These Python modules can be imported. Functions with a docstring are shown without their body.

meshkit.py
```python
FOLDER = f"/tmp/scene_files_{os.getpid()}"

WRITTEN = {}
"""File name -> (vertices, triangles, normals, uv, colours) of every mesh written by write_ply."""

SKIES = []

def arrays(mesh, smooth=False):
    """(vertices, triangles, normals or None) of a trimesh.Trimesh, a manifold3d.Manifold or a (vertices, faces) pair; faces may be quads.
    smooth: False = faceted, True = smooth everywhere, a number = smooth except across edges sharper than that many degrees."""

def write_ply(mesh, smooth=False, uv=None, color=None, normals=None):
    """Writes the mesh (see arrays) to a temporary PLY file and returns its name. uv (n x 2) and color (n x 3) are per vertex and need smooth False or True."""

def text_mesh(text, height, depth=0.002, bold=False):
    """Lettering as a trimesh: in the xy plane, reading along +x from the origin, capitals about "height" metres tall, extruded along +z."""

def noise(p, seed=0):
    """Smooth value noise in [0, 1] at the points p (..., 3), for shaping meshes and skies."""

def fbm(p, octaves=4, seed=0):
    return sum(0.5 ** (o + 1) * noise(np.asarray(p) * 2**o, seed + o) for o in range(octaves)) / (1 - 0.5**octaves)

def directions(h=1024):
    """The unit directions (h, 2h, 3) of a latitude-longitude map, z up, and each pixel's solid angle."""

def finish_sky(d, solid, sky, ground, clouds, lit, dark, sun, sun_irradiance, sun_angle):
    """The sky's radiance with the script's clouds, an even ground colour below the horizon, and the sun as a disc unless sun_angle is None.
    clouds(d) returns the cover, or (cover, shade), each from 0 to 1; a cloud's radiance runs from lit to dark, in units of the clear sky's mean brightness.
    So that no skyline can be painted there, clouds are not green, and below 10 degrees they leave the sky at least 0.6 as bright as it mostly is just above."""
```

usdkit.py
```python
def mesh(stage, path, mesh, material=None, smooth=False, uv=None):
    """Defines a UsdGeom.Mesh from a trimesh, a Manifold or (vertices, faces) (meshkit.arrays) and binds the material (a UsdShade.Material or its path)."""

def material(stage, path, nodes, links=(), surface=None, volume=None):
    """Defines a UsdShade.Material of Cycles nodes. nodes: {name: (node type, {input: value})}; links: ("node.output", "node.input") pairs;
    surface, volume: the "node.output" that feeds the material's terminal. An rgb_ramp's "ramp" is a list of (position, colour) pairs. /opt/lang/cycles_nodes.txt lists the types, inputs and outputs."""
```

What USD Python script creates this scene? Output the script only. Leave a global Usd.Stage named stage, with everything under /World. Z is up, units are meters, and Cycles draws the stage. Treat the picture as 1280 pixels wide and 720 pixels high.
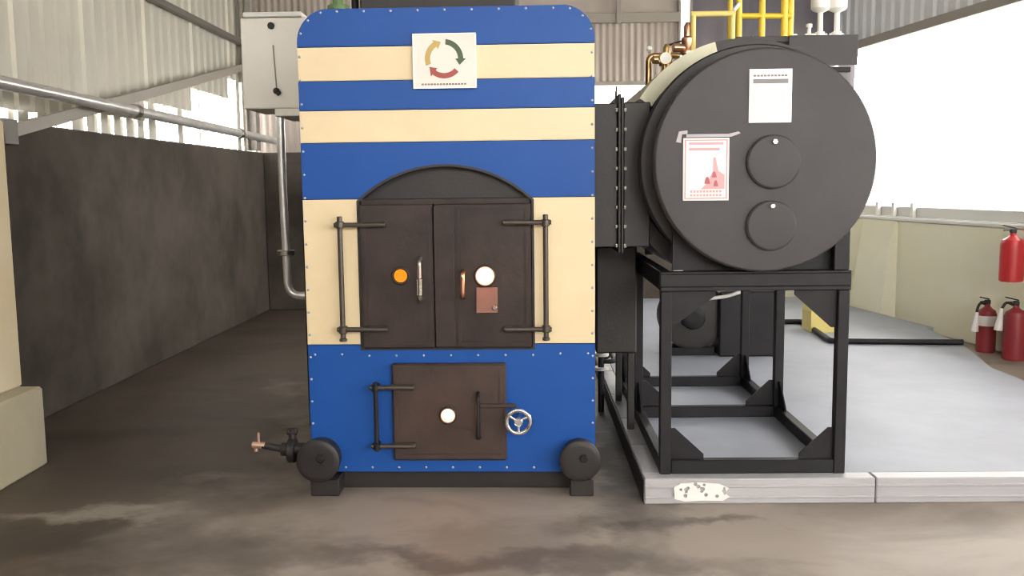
import math
import numpy as np, trimesh, manifold3d as m3, usdkit, meshkit
from shapely.geometry import Polygon, Point, box as sbox
from shapely import affinity
from pxr import Usd, UsdGeom, UsdLux, UsdShade, Gf, Sdf

stage = Usd.Stage.CreateInMemory()
UsdGeom.SetStageUpAxis(stage, 'Z'); UsdGeom.SetStageMetersPerUnit(stage, 1.0)
UsdGeom.Xform.Define(stage, '/World'); UsdGeom.Scope.Define(stage, '/World/Looks')
pi = math.pi

# ------------------------------------------------------------------ camera, sky, exposure
EXPOSURE, SKY = -0.5, 5.0
YAW, PITCH, ROLL, F = 1.0, 6.35, 0.65, 1150.0
y_, p_, r_ = map(math.radians, (YAW, PITCH, ROLL))
fwd = np.array([-math.sin(y_) * math.cos(p_), math.cos(y_) * math.cos(p_), -math.sin(p_)])
rt = np.array([math.cos(y_), math.sin(y_), 0.0]); up = np.cross(rt, fwd)
rt, up = rt * math.cos(r_) - up * math.sin(r_), up * math.cos(r_) + rt * math.sin(r_)
cam = UsdGeom.Camera.Define(stage, '/World/camera')
mt = Gf.Matrix4d(*rt, 0, *up, 0, *(-fwd), 0, 0, 0, 1.6, 1)
cam.AddTransformOp().Set(mt)
cam.CreateHorizontalApertureAttr(36.0); cam.CreateVerticalApertureAttr(20.25)
cam.CreateFocalLengthAttr(36.0 * F / 1280); cam.CreateClippingRangeAttr(Gf.Vec2f(0.05, 500))
cam.CreateExposureAttr(EXPOSURE)
dome = UsdLux.DomeLight.Define(stage, '/World/sky')
dome.CreateColorAttr(Gf.Vec3f(1.0, 0.965, 0.915)); dome.CreateIntensityAttr(SKY)

# ------------------------------------------------------------------ materials
def mat(name, c, rough=0.5, metal=0.0, c2=None, scale=6.0, lo=0.35, hi=0.65, bump=0.0, bscale=60.0, stretch=(1, 1, 1), coat=0.0, detail=4, spec=0.5):
    n = {'p': ('principled_bsdf', {'roughness': rough, 'metallic': metal, 'base_color': c, 'coat_weight': coat, 'coat_roughness': 0.2, 'specular_ior_level': spec})}
    l = []
    if c2 is not None or bump:
        n['g'] = ('texture_coordinate', {}); n['m'] = ('mapping', {'scale': stretch}); l.append(('g.object', 'm.vector'))
    if c2 is not None:
        n['n'] = ('noise_texture', {'scale': scale, 'detail': detail, 'roughness': 0.6})
        n['r'] = ('rgb_ramp', {'ramp': [(0, c), (lo, c), (hi, c2), (1, c2)]})
        l += [('m.vector', 'n.vector'), ('n.fac', 'r.fac'), ('r.color', 'p.base_color')]
    if bump:
        n['bn'] = ('noise_texture', {'scale': bscale, 'detail': 4}); n['b'] = ('bump', {'strength': bump, 'distance': 0.01})
        l += [('m.vector', 'bn.vector'), ('bn.fac', 'b.height'), ('b.normal', 'p.normal')]
    return usdkit.material(stage, '/World/Looks/' + name, n, l, surface='p.BSDF')

def emit(name, c, s):
    return usdkit.material(stage, '/World/Looks/' + name, {'e': ('emission', {'color': c, 'strength': s})}, [], surface='e.emission')

M = {}
M['blue'] = mat('blue_paint', (0.012, 0.078, 0.33), 0.40, c2=(0.014, 0.084, 0.35), scale=3, spec=0.25)
M['cream'] = mat('cream_paint', (0.80, 0.655, 0.42), 0.40, c2=(0.76, 0.62, 0.40), scale=3)
M['black'] = mat('black_heat_paint', (0.017, 0.0145, 0.0155), 0.5, c2=(0.025, 0.02, 0.02), scale=5, bump=0.1)
M['door'] = mat('scorched_door_paint', (0.03, 0.022, 0.021), 0.42, c2=(0.048, 0.034, 0.031), scale=5, spec=0.3, bump=0.12, bscale=30)
M['ash_door'] = mat('rusty_door_paint', (0.034, 0.021, 0.018), 0.5, c2=(0.058, 0.035, 0.028), scale=4, bump=0.15, bscale=30)
M['bar'] = mat('dark_steel_bar', (0.085, 0.072, 0.06), 0.4, metal=0.5)
M['firelit'] = mat('firelit_plate', (0.20, 0.085, 0.06), 0.45, metal=0.3, c2=(0.14, 0.06, 0.045), scale=9)  # firelight reflected on the latch plate, put into its colour
M['chrome'] = mat('chrome', (0.8, 0.8, 0.82), 0.12, metal=1.0)
M['steel'] = mat('worn_steel', (0.42, 0.39, 0.37), 0.3, metal=0.9)
M['rivet'] = mat('rivet_steel', (0.45, 0.5, 0.6), 0.3, metal=0.7)
M['brass'] = mat('brass', (0.62, 0.42, 0.2), 0.3, metal=1.0, c2=(0.4, 0.25, 0.12), scale=20)
M['copper'] = mat('copper', (0.6, 0.33, 0.22), 0.3, metal=1.0)
M['tap'] = mat('pink_brass', (0.75, 0.5, 0.4), 0.35, metal=0.8)
M['tank'] = mat('graphite_paint', (0.056, 0.053, 0.056), 0.42, c2=(0.066, 0.062, 0.066), scale=2.5, spec=0.18)
M['frame'] = mat('stand_paint', (0.013, 0.0125, 0.015), 0.5, c2=(0.019, 0.018, 0.021), scale=4, spec=0.25)
M['shell'] = mat('cream_cladding', (0.62, 0.60, 0.42), 0.4, c2=(0.56, 0.54, 0.38), scale=4)
M['white'] = mat('white_enamel', (0.88, 0.85, 0.79), 0.4, c2=(0.85, 0.81, 0.75), scale=3)
M['bright'] = mat('bright_white_paint', (0.85, 0.85, 0.82), 0.4)
M['yellow'] = mat('yellow_paint', (0.80, 0.56, 0.04), 0.4)
M['pale_yellow'] = mat('faded_yellow_paint', (0.78, 0.66, 0.22), 0.5)
M['green'] = mat('green_paint', (0.12, 0.22, 0.08), 0.5)
M['red'] = mat('red_paint', (0.55, 0.03, 0.035), 0.35)
M['dark_red'] = mat('deep_red_paint', (0.30, 0.03, 0.04), 0.4)
M['label'] = mat('label_white', (0.82, 0.80, 0.78), 0.5)
M['plate'] = mat('plate_white', (0.78, 0.72, 0.66), 0.35)
M['ink'] = mat('grey_ink', (0.22, 0.21, 0.22), 0.6)
M['ink_pink'] = mat('pink_ink', (0.62, 0.36, 0.38), 0.6)
M['ink_red'] = mat('red_ink', (0.45, 0.12, 0.14), 0.6)
M['ink_pale'] = mat('pale_yellow_ink', (0.80, 0.775, 0.70), 0.6)
M['logo_red'] = mat('logo_red', (0.36, 0.07, 0.06), 0.5)
M['logo_green'] = mat('logo_green', (0.06, 0.10, 0.05), 0.5)
M['logo_gold'] = mat('logo_gold', (0.50, 0.36, 0.11), 0.5)
M['tape'] = mat('lavender_tape', (0.42, 0.38, 0.42), 0.4)
M['rubber'] = mat('black_rubber', (0.02, 0.02, 0.02), 0.6)
M['galv'] = mat('galvanised_pipe', (0.82, 0.82, 0.81), 0.3, metal=0.55, c2=(0.7, 0.7, 0.69), scale=8)
M['girt'] = mat('beige_grey_steel', (0.34, 0.31, 0.27), 0.5)
M['girt_dark'] = mat('dull_grey_steel', (0.17, 0.155, 0.14), 0.5)
M['sheet'] = mat('beige_sheeting', (0.56, 0.53, 0.45), 0.42, c2=(0.50, 0.49, 0.43), scale=0.7)
M['sheet_back'] = mat('pinkish_sheeting', (0.50, 0.44, 0.39), 0.5, c2=(0.45, 0.39, 0.35), scale=1.5)
M['sheet_slate'] = mat('slate_sheeting', (0.13, 0.125, 0.155), 0.5, c2=(0.17, 0.15, 0.17), scale=1.5)
M['sheet_right'] = mat('grey_sheeting', (0.78, 0.80, 0.82), 0.45)
M['block'] = mat('bare_render', (0.05, 0.042, 0.035), 0.85, c2=(0.105, 0.09, 0.076), scale=1.1, spec=0.2, bump=0.25, bscale=25)
M['pillar'] = mat('pale_render', (0.62, 0.51, 0.33), 0.8, c2=(0.66, 0.58, 0.43), scale=1.5, bump=0.2, bscale=25)
M['footing'] = mat('limewashed_concrete', (0.40, 0.36, 0.25), 0.8, c2=(0.46, 0.42, 0.32), scale=2.0, bump=0.2, bscale=25)
M['cream_wall'] = mat('cream_render', (0.82, 0.785, 0.59), 0.75, c2=(0.86, 0.84, 0.69), scale=1.2, bump=0.12, bscale=25)
M['coping'] = mat('pale_coping', (0.72, 0.72, 0.69), 0.6)
M['roof'] = mat('roof_sheet', (0.5, 0.5, 0.48), 0.6)
M['ground'] = mat('yard_concrete', (0.5, 0.49, 0.46), 0.9)
M['slab'] = mat('painted_slab', (0.36, 0.385, 0.45), 0.5, c2=(0.31, 0.33, 0.385), scale=1.6, spec=0.2, bump=0.06, bscale=20)
M['slab_edge'] = mat('pale_edging', (0.46, 0.45, 0.47), 0.42, c2=(0.38, 0.375, 0.395), scale=3, stretch=(0.25, 1, 1), bump=0.08)
M['patch'] = mat('white_filler', (0.82, 0.80, 0.78), 0.7)
M['hose'] = mat('pale_conduit', (0.55, 0.53, 0.52), 0.4)
# floor: worn concrete, soot and shade painted darker towards the left wall, with oil stains and pale scuffs of their own outline
def floor_material():
    n = {'g': ('geometry', {}), 'm1': ('mapping', {'scale': (0.8, 1.3, 1)}), 'n1': ('noise_texture', {'scale': 1.1, 'detail': 6, 'roughness': 0.6, 'distortion': 0.5}),
         'r1': ('rgb_ramp', {'ramp': [(0, (0.20, 0.17, 0.145)), (0.36, (0.25, 0.213, 0.185)), (0.52, (0.35, 0.30, 0.262)), (1, (0.40, 0.345, 0.31))]}),
         'n3': ('noise_texture', {'scale': 14, 'detail': 5}), 'b': ('bump', {'strength': 0.12, 'distance': 0.01}), 'p': ('principled_bsdf', {'roughness': 0.55, 'specular_ior_level': 0.35}),
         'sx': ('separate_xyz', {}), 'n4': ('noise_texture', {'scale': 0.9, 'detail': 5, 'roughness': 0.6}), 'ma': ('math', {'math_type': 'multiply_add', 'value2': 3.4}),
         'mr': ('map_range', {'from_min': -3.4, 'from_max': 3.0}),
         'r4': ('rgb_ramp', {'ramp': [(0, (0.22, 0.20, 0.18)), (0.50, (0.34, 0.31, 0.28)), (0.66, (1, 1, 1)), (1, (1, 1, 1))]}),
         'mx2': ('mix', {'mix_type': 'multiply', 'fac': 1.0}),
         'nd': ('noise_texture', {'scale': 2.2, 'detail': 5, 'roughness': 0.6}), 'vs': ('vector_math', {'math_type': 'multiply_add', 'vector2': (0.9, 0.9, 0.0), 'vector3': (-0.45, -0.45, 0.0)}), 'va': ('vector_math', {'math_type': 'add'})}
    l = [('g.position', 'm1.vector'), ('m1.vector', 'n1.vector'), ('n1.fac', 'r1.fac'), ('g.position', 'n3.vector'), ('n3.fac', 'b.height'), ('b.normal', 'p.normal'),
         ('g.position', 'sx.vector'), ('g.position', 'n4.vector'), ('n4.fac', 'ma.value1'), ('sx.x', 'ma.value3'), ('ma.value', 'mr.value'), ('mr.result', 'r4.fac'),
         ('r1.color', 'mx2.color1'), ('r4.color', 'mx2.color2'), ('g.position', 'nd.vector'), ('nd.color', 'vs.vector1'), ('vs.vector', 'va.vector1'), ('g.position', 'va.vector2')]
    last = 'mx2.color'
    # x, y, half width, half depth, colour, strength
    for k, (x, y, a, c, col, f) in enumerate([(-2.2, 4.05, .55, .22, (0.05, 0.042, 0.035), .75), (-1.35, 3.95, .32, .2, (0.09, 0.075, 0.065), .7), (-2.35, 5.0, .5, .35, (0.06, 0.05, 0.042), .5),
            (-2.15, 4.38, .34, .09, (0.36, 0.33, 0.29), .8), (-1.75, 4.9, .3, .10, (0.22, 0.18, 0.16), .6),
            (.43, 4.17, .24, .13, (0.10, 0.085, 0.075), .75), (.82, 4.25, .24, .06, (0.10, 0.085, 0.075), .7), (-.2, 3.78, 1.0, .10, (0.10, 0.08, 0.07), .75), (.5, 5.6, .2, 1.5, (0.03, 0.027, 0.026), .9)]):  # last entry paints the shade between boiler and plinth into the floor
        n[f's{k}'] = ('mapping', {'location': (-x / a, -y / c, 0), 'scale': (1 / a, 1 / c, 0)}); n[f'l{k}'] = ('vector_math', {'math_type': 'length'})
        n[f'q{k}'] = ('map_range', {'from_min': 0.35, 'from_max': 1.5, 'to_min': f, 'to_max': 0.0, 'clamp': True}); n[f'x{k}'] = ('mix', {'color2': col})
        l += [('va.vector', f's{k}.vector'), (f's{k}.vector', f'l{k}.vector1'), (f'l{k}.value', f'q{k}.value'), (f'q{k}.result', f'x{k}.fac'), (last, f'x{k}.color1')]; last = f'x{k}.color'
    return usdkit.material(stage, '/World/Looks/stained_concrete', n, l + [(last, 'p.base_color')], surface='p.BSDF')
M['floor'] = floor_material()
M['translucent'] = usdkit.material(stage, '/World/Looks/translucent_sheet', {
    't': ('translucent_bsdf', {'color': (0.9, 0.9, 0.92)}), 'd': ('diffuse_bsdf', {'color': (0.8, 0.8, 0.78)}), 'x': ('mix_closure', {'fac': 0.3})},
    [('t.BSDF', 'x.closure1'), ('d.BSDF', 'x.closure2')], surface='x.closure')
M['fire_orange'] = emit('fire_orange', (1.0, 0.33, 0.02), 1.6)
M['fire_white'] = emit('fire_white', (1.0, 0.36, 0.12), 60.0)

# ------------------------------------------------------------------ helpers
used = {}
def nm(parent, name):
    k = (str(parent), name); used[k] = used.get(k, -1) + 1
    return f'{parent}/{name}' + (f'_{used[k]:03d}' if used[k] else '')
def tag(prim, label=None, cat=None, group=None, kind=None):
    p = prim.GetPrim() if hasattr(prim, 'GetPrim') else prim
    for k, v in dict(label=label, category=cat, group=group, kind=kind).items():
        if v: p.SetCustomDataByKey(k, v)
    return p
def thing(name, label=None, cat=None, loc=(0, 0, 0), rz=0.0, group=None, kind=None):
    x = UsdGeom.Xform.Define(stage, nm('/World', name))
    x.AddTranslateOp().Set(Gf.Vec3d(*map(float, loc)))
    if rz: x.AddRotateZOp().Set(float(rz))
    return tag(x, label, cat, group, kind)
def part(parent, name, mesh, m, label=None, kind=None, smooth=False):
    base = parent.GetPath() if parent is not None else '/World'
    p = usdkit.mesh(stage, nm(base, name), mesh, M[m] if isinstance(m, str) else m, smooth=smooth).GetPrim()
    return tag(p, label, None, None, kind)
def cat(*ms): return trimesh.util.concatenate([x for x in ms])
def bx(x0, x1, y0, y1, z0, z1, b=0.004):
    b = min(b, (x1 - x0) * .3, (y1 - y0) * .3, (z1 - z0) * .3)
    if b <= 0: raise ValueError((x0, x1, y0, y1, z0, z1))
    P = []
    for sx in (0, 1):
        for sy in (0, 1):
            for sz in (0, 1):
                c = np.array([(x0, x1)[sx], (y0, y1)[sy], (z0, z1)[sz]]); d = b * np.array([1 - 2 * sx, 1 - 2 * sy, 1 - 2 * sz])
                for k in range(3):
                    e = d.copy(); e[k] = 0; P.append(c + e)
    return trimesh.convex.convex_hull(np.array(P))
def frame_of(d):
    d = np.asarray(d, float) / np.linalg.norm(d)
    a = np.array([0, 0, 1.0]) if abs(d[2]) < .9 else np.array([1.0, 0, 0])
    u = np.cross(a, d); u /= np.linalg.norm(u); return u, np.cross(d, u), d
def lathe(p0, d, prof, n=32):
    """prof: (radius, distance along d) pairs; closed at both ends."""
    u, v, w = frame_of(d); p0 = np.asarray(p0, float)
    prof = [(max(r, 1e-5), t) for r, t in prof]
    a = np.linspace(0, 2 * pi, n, endpoint=False)
    V = [p0 + w * t + r * (math.cos(x) * u + math.sin(x) * v) for r, t in prof for x in a]
    Fc = []
    for i in range(len(prof) - 1):
        for j in range(n):
            k = (j + 1) % n; A, B, C, D = i * n + j, i * n + k, (i + 1) * n + k, (i + 1) * n + j
            Fc += [(A, B, C), (A, C, D)]
    c0, c1 = len(V), len(V) + 1; V += [p0 + w * prof[0][1], p0 + w * prof[-1][1]]
    for j in range(n):
        k = (j + 1) % n; Fc.append((c0, k, j)); m = (len(prof) - 1) * n; Fc.append((c1, m + j, m + k))
    return trimesh.Trimesh(np.array(V), np.array(Fc), process=False)
def cyl(p, q, r, n=20, b=0.0):
    p, q = np.asarray(p, float), np.asarray(q, float); L = np.linalg.norm(q - p)
    b = min(b, L * .3, r * .5)
    return lathe(p, q - p, [(r - b, 0), (r, b), (r, L - b), (r - b, L)] if b else [(r, 0), (r, L)], n)
def disc_y(cx, cz, r, y0, y1, n=48, b=0.004): return cyl((cx, y0, cz), (cx, y1, cz), r, n, b)
def tube(pts, r, n=12, fil=0.0, seg=6):
    pts = [np.asarray(p, float) for p in pts]
    if fil:
        out = [pts[0]]
        for a, b, c in zip(pts[:-2], pts[1:-1], pts[2:]):
            d0, d1 = a - b, c - b; f = min(fil, np.linalg.norm(d0) * .49, np.linalg.norm(d1) * .49)
            s, e = b + d0 / np.linalg.norm(d0) * f, b + d1 / np.linalg.norm(d1) * f
            for t in np.linspace(0, 1, seg + 1): out.append((1 - t) ** 2 * s + 2 * t * (1 - t) * b + t * t * e)
        pts = out + [pts[-1]]
    P = np.array(pts); T = np.gradient(P, axis=0); T /= np.linalg.norm(T, axis=1)[:, None]
    u, v, _ = frame_of(T[0]); V = []
    for p, t in zip(P, T):
        u = u - t * (u @ t); u /= np.linalg.norm(u); v = np.cross(t, u)
        V += [p + r * (math.cos(a) * u + math.sin(a) * v) for a in np.linspace(0, 2 * pi, n, endpoint=False)]
    Fc = []
    for i in range(len(P) - 1):
        for j in range(n):
            k = (j + 1) % n; A, B, C, D = i * n + j, i * n + k, (i + 1) * n + k, (i + 1) * n + j
            Fc += [(A, B, C), (A, C, D)]
    c0, c1 = len(V), len(V) + 1; V += [P[0], P[-1]]; m = (len(P) - 1) * n
    for j in range(n): k = (j + 1) % n; Fc += [(c0, k, j), (c1, m + j, m + k)]
    return trimesh.Trimesh(np.array(V), np.array(Fc), process=False)
def ring(c, axis, R, r, N=40, n=12):
    u, v, w = frame_of(axis); V, Fc = [], []
    for i in range(N):
        a = 2 * pi * i / N; e = math.cos(a) * u + math.sin(a) * v
        for j in range(n):
            b = 2 * pi * j / n; V.append(np.asarray(c) + e * (R + r * math.cos(b)) + w * r * math.sin(b))
    for i in range(N):
        for j in range(n):
            k, l = (i + 1) % N, (j + 1) % n; A, B, C, D = i * n + j, k * n + j, k * n + l, i * n + l
            Fc += [(A, B, C), (A, C, D)]
    return trimesh.Trimesh(np.array(V), np.array(Fc), process=False)
def ext_xz(poly, y0, y1):
    """extrude a shapely polygon drawn in (x, z) from y0 to y1"""
    ms = []
    for g in getattr(poly, 'geoms', [poly]):
        m = trimesh.creation.extrude_polygon(g, y1 - y0, engine='earcut'); v = m.vertices
        ms.append(trimesh.Trimesh(np.c_[v[:, 0], y1 - v[:, 2], v[:, 1]], m.faces, process=False))
    return cat(*ms)
def ext_yz(poly, x0, x1):
    m = trimesh.creation.extrude_polygon(poly, x1 - x0, engine='earcut'); v = m.vertices
    return trimesh.Trimesh(np.c_[x0 + v[:, 2], v[:, 0], v[:, 1]], m.faces, process=False)
def beam(p, q, w, h, upv=(0, 0, 1), b=0.003):
    p, q = np.asarray(p, float), np.asarray(q, float); d = q - p; L = np.linalg.norm(d); d /= L
    s = np.cross(d, upv); s /= np.linalg.norm(s); t = np.cross(s, d)
    m = bx(0, L, -w / 2, w / 2, -h / 2, h / 2, b)
    v = m.vertices; return trimesh.Trimesh(p + v[:, :1] * d - v[:, 1:2] * s + v[:, 2:] * t, m.faces, process=False)
def corrugated(length, z0, z1, pitch, depth, th=0.002, kind='trap'):
    """a sheet along +x from 0 to length, ribs towards -y, standing from z0 to z1"""
    xs, ys, x = [], [], 0.0
    if kind == 'trap':
        cyc = [(0, 0), (.50, 0), (.62, 1), (.88, 1), (1.0, 0)]
        while x < length - 1e-6:
            for a, b in cyc[:-1]: xs.append(x + a * pitch); ys.append(-b * depth)
            x += pitch
    else:
        for x in np.arange(0, length, pitch / 8): xs.append(x); ys.append(-depth * (.5 - .5 * math.cos(2 * pi * x / pitch)))
    k = [i for i, x in enumerate(xs) if x < length - 1e-6]; xs = [xs[i] for i in k] + [length]; ys = [ys[i] for i in k] + [ys[k[-1]]]
    xs, ys = np.array(xs), np.array(ys); n = len(xs)
    V = np.vstack([np.c_[xs, ys, np.full(n, z)] for z in (z0, z1)] + [np.c_[xs, ys + th, np.full(n, z)] for z in (z0, z1)])
    Fc = []
    for i in range(n - 1):
        Fc += [(i, i + 1, n + i + 1), (i, n + i + 1, n + i), (2 * n + i, 3 * n + i + 1, 2 * n + i + 1), (2 * n + i, 3 * n + i, 3 * n + i + 1)]
        Fc += [(i, 2 * n + i + 1, i + 1), (i, 2 * n + i, 2 * n + i + 1), (n + i, n + i + 1, 3 * n + i + 1), (n + i, 3 * n + i + 1, 3 * n + i)]
    for i, s in ((0, 1), (n - 1, -1)):
        q = [(i, n + i, 3 * n + i), (i, 3 * n + i, 2 * n + i)]; Fc += q if s > 0 else [t[::-1] for t in q]
    return trimesh.Trimesh(V, np.array(Fc), process=False)
def moved(m, loc=(0, 0, 0), rz=0.0):
    a = math.radians(rz); R = np.array([[math.cos(a), -math.sin(a), 0], [math.sin(a), math.cos(a), 0], [0, 0, 1]])
    return trimesh.Trimesh(m.vertices @ R.T + np.asarray(loc, float), m.faces, process=False)
def dome_cap(c, axis, r, h, n=16):
    return lathe(c, axis, [(r * math.cos(t), h * math.sin(t)) for t in np.linspace(0, pi / 2 * .98, 5)], n)

# ================================================================== the setting
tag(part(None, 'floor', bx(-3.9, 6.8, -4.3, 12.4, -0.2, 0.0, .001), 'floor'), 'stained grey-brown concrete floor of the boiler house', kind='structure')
yard = cat(bx(-60, -3.9, -60, 80, -0.3, -0.05), bx(6.8, 70, -60, 80, -0.3, -0.05), bx(-3.9, 6.8, 12.4, 80, -0.3, -0.05), bx(-3.9, 6.8, -60, -4.3, -0.3, -0.05))
tag(part(None, 'ground', yard, 'ground'), 'bright concrete yard outside the open windows', kind='structure')
tag(part(None, 'ceiling', bx(-3.7, 6.9, -4.2, 12.35, 5.0, 5.06), 'roof'), 'grey sheet roof above the boiler house', kind='structure')

WL, WB, BT = -3.42, 12.0, 2.06          # left wall face, back wall face, masonry height
wl = thing('wall_left', 'left wall of dark rendered masonry below beige ribbed sheeting', kind='structure')
part(wl, 'masonry', bx(WL - .2, WL, -4.0, WB + .2, 0, BT, .012), 'block', 'dark bare rendered masonry up to two metres')
def left_sheet(y0, y1, z0, z1, m, name='cladding_sheet'): part(wl, name, left_mesh(y0, y1, z0, z1), m)
def left_mesh(y0, y1, z0, z1):
    m = corrugated(y1 - y0, z0, z1, .2, .022); v = m.vertices      # ribs towards +x
    return trimesh.Trimesh(np.c_[WL - .06 - v[:, 1], y0 + v[:, 0], v[:, 2]], m.faces[:, ::-1], process=False)
yy = [-4.0, -3.0, -2.0, -1.0, 0, 1, 2, 3, 4, 5.2, 6.2, 7.2, 8.4, 9.6, 10.8, 12.08]
zts = {5.2: 2.15, 6.2: 2.15, 7.2: 2.22, 8.4: 2.40, 9.6: 2.64, 10.8: 2.88}
rs = np.random.default_rng(11)
for a, b in zip(yy[:-1], yy[1:]):
    zt = zts.get(a, BT - .02)
    left_sheet(a, b, zt, 5.0, 'sheet')
    if a in zts:
        n = int(round((b - a) / .12)); w = (b - a) / n; share = {5.2: .42, 6.2: .4, 7.2: .12, 8.4: .62, 9.6: .8, 10.8: .55}[a]
        for k in range(n):
            lit = rs.random() < share
            part(wl, 'translucent_strip' if lit else 'cladding_strip', bx(WL - .085 + .03 * (k % 2), WL - .08 + .03 * (k % 2), a + k * w, a + (k + 1) * w - .002, BT - .02, zt + .01, .001), 'translucent' if lit else 'sheet')
part(wl, 'sheeting_rail', bx(WL - .03, WL + .04, -4.0, WB, 3.31, 3.37), 'girt_dark', 'grey steel sheeting rail along the left wall')
part(wl, 'sheeting_rail', bx(WL - .03, WL + .04, -4.0, WB, 4.4, 4.46), 'girt_dark')

wb = thing('wall_back', 'back wall of rendered masonry with pinkish corrugated sheeting above', kind='structure')
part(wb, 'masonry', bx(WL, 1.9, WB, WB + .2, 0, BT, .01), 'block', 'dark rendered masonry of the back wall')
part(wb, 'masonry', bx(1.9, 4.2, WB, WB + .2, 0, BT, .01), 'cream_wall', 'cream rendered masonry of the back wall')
def back_sheet(x0, x1, z0, z1, m, pitch=.085, depth=.02, name='cladding_sheet', y=WB + .08):
    part(wb, name, moved(corrugated(x1 - x0, z0, z1, pitch, depth, kind='sin'), (x0, y, 0)), m)
for a, b in ((-3.52, -2.4), (-2.4, -1.4), (-1.4, -.4)): back_sheet(a, b, BT - .02, 5.0, 'sheet_back')
for a, b in ((-.4, .6), (.6, 1.3), (1.3, 1.95)):
    back_sheet(a, b, 2.9, 3.74, 'sheet_back'); back_sheet(a, b, 3.72, 5.0, 'sheet_back', .34, .012, y=WB + .1)
for a, b in ((2.10, 3.1), (3.1, 4.2)): back_sheet(a, b, BT - .02, 5.0, 'sheet_slate', .3, .02)
part(wb, 'sheeting_rail', bx(-3.4, 1.96, WB - .02, WB + .05, 3.64, 3.76), 'girt', 'horizontal steel rail across the back sheeting')
for x in (-1.9, -.4, 1.18): part(wb, 'sheeting_post', bx(x - .03, x + .03, WB - .05, WB - .02, 3.62, 5.0), 'girt')
part(wb, 'sill', bx(-.4, 2.1, WB - .03, WB + .2, BT, BT + .04), 'coping')
part(wb, 'lintel', bx(-.4, 2.0, WB - .01, WB + .06, 2.86, 2.91), 'girt')
w2 = thing('window_2', 'bright strip window low in the back wall sheeting', kind='structure')
part(w2, 'frame', cat(bx(-.4, -.36, WB, WB + .05, 2.1, 2.86), bx(1.91, 1.95, WB, WB + .05, 2.1, 2.86), bx(-.4, 1.95, WB, WB + .05, 2.1, 2.13)), 'coping')
w3 = thing('window_3', 'tall narrow daylight slit of white translucent sheet in back wall', kind='structure')
part(w3, 'translucent_sheet', bx(1.97, 2.09, WB + .07, WB + .075, BT, 5.0), 'translucent')
part(w3, 'frame', cat(bx(1.94, 1.97, WB, WB + .1, BT, 5.0), bx(2.09, 2.12, WB, WB + .1, BT, 5.0)), 'girt')

# right wall: local x runs along the wall (away from the camera), local y outwards
RA = math.degrees(math.atan2(.989, -.15))
wr = thing('wall_right', 'low cream rendered wall under the wide open window band', loc=(4.357, 8.963, 0), rz=RA, kind='structure')
# local +x = direction (-.15,.989); rotating +y by the same gives (-.989,-.15): inwards, so outward is -y
part(wr, 'masonry', bx(-13.2, 3.2, -.2, 0, 0, 1.16, .01), 'cream_wall', 'cream rendered dwarf wall')
part(wr, 'coping', bx(-13.2, 3.2, -.23, .03, 1.16, 1.20, .008), 'coping', 'pale coping along the top of the dwarf wall')
part(wr, 'buttress', ext_yz(Polygon([(0, 0), (.21, 0), (.045, 1.159), (0, 1.159)]), 1.42, 2.1), 'cream_wall', 'cream rendered buttress, wider at its foot')
for k in range(16):
    a = -13.2 + k * 1.025
    part(wr, 'cladding_sheet', moved(trimesh.Trimesh(corrugated(1.025, 3.25, 5.0, .2, .035).vertices * [1, -1, 1], corrugated(1.025, 3.25, 5.0, .2, .035).faces[:, ::-1], process=False), (a, -.12, 0)), 'sheet_right')
part(wr, 'lintel', bx(-13.2, 3.2, -.12, -.04, 3.2, 3.3), 'girt', 'steel rail over the window band')
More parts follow.
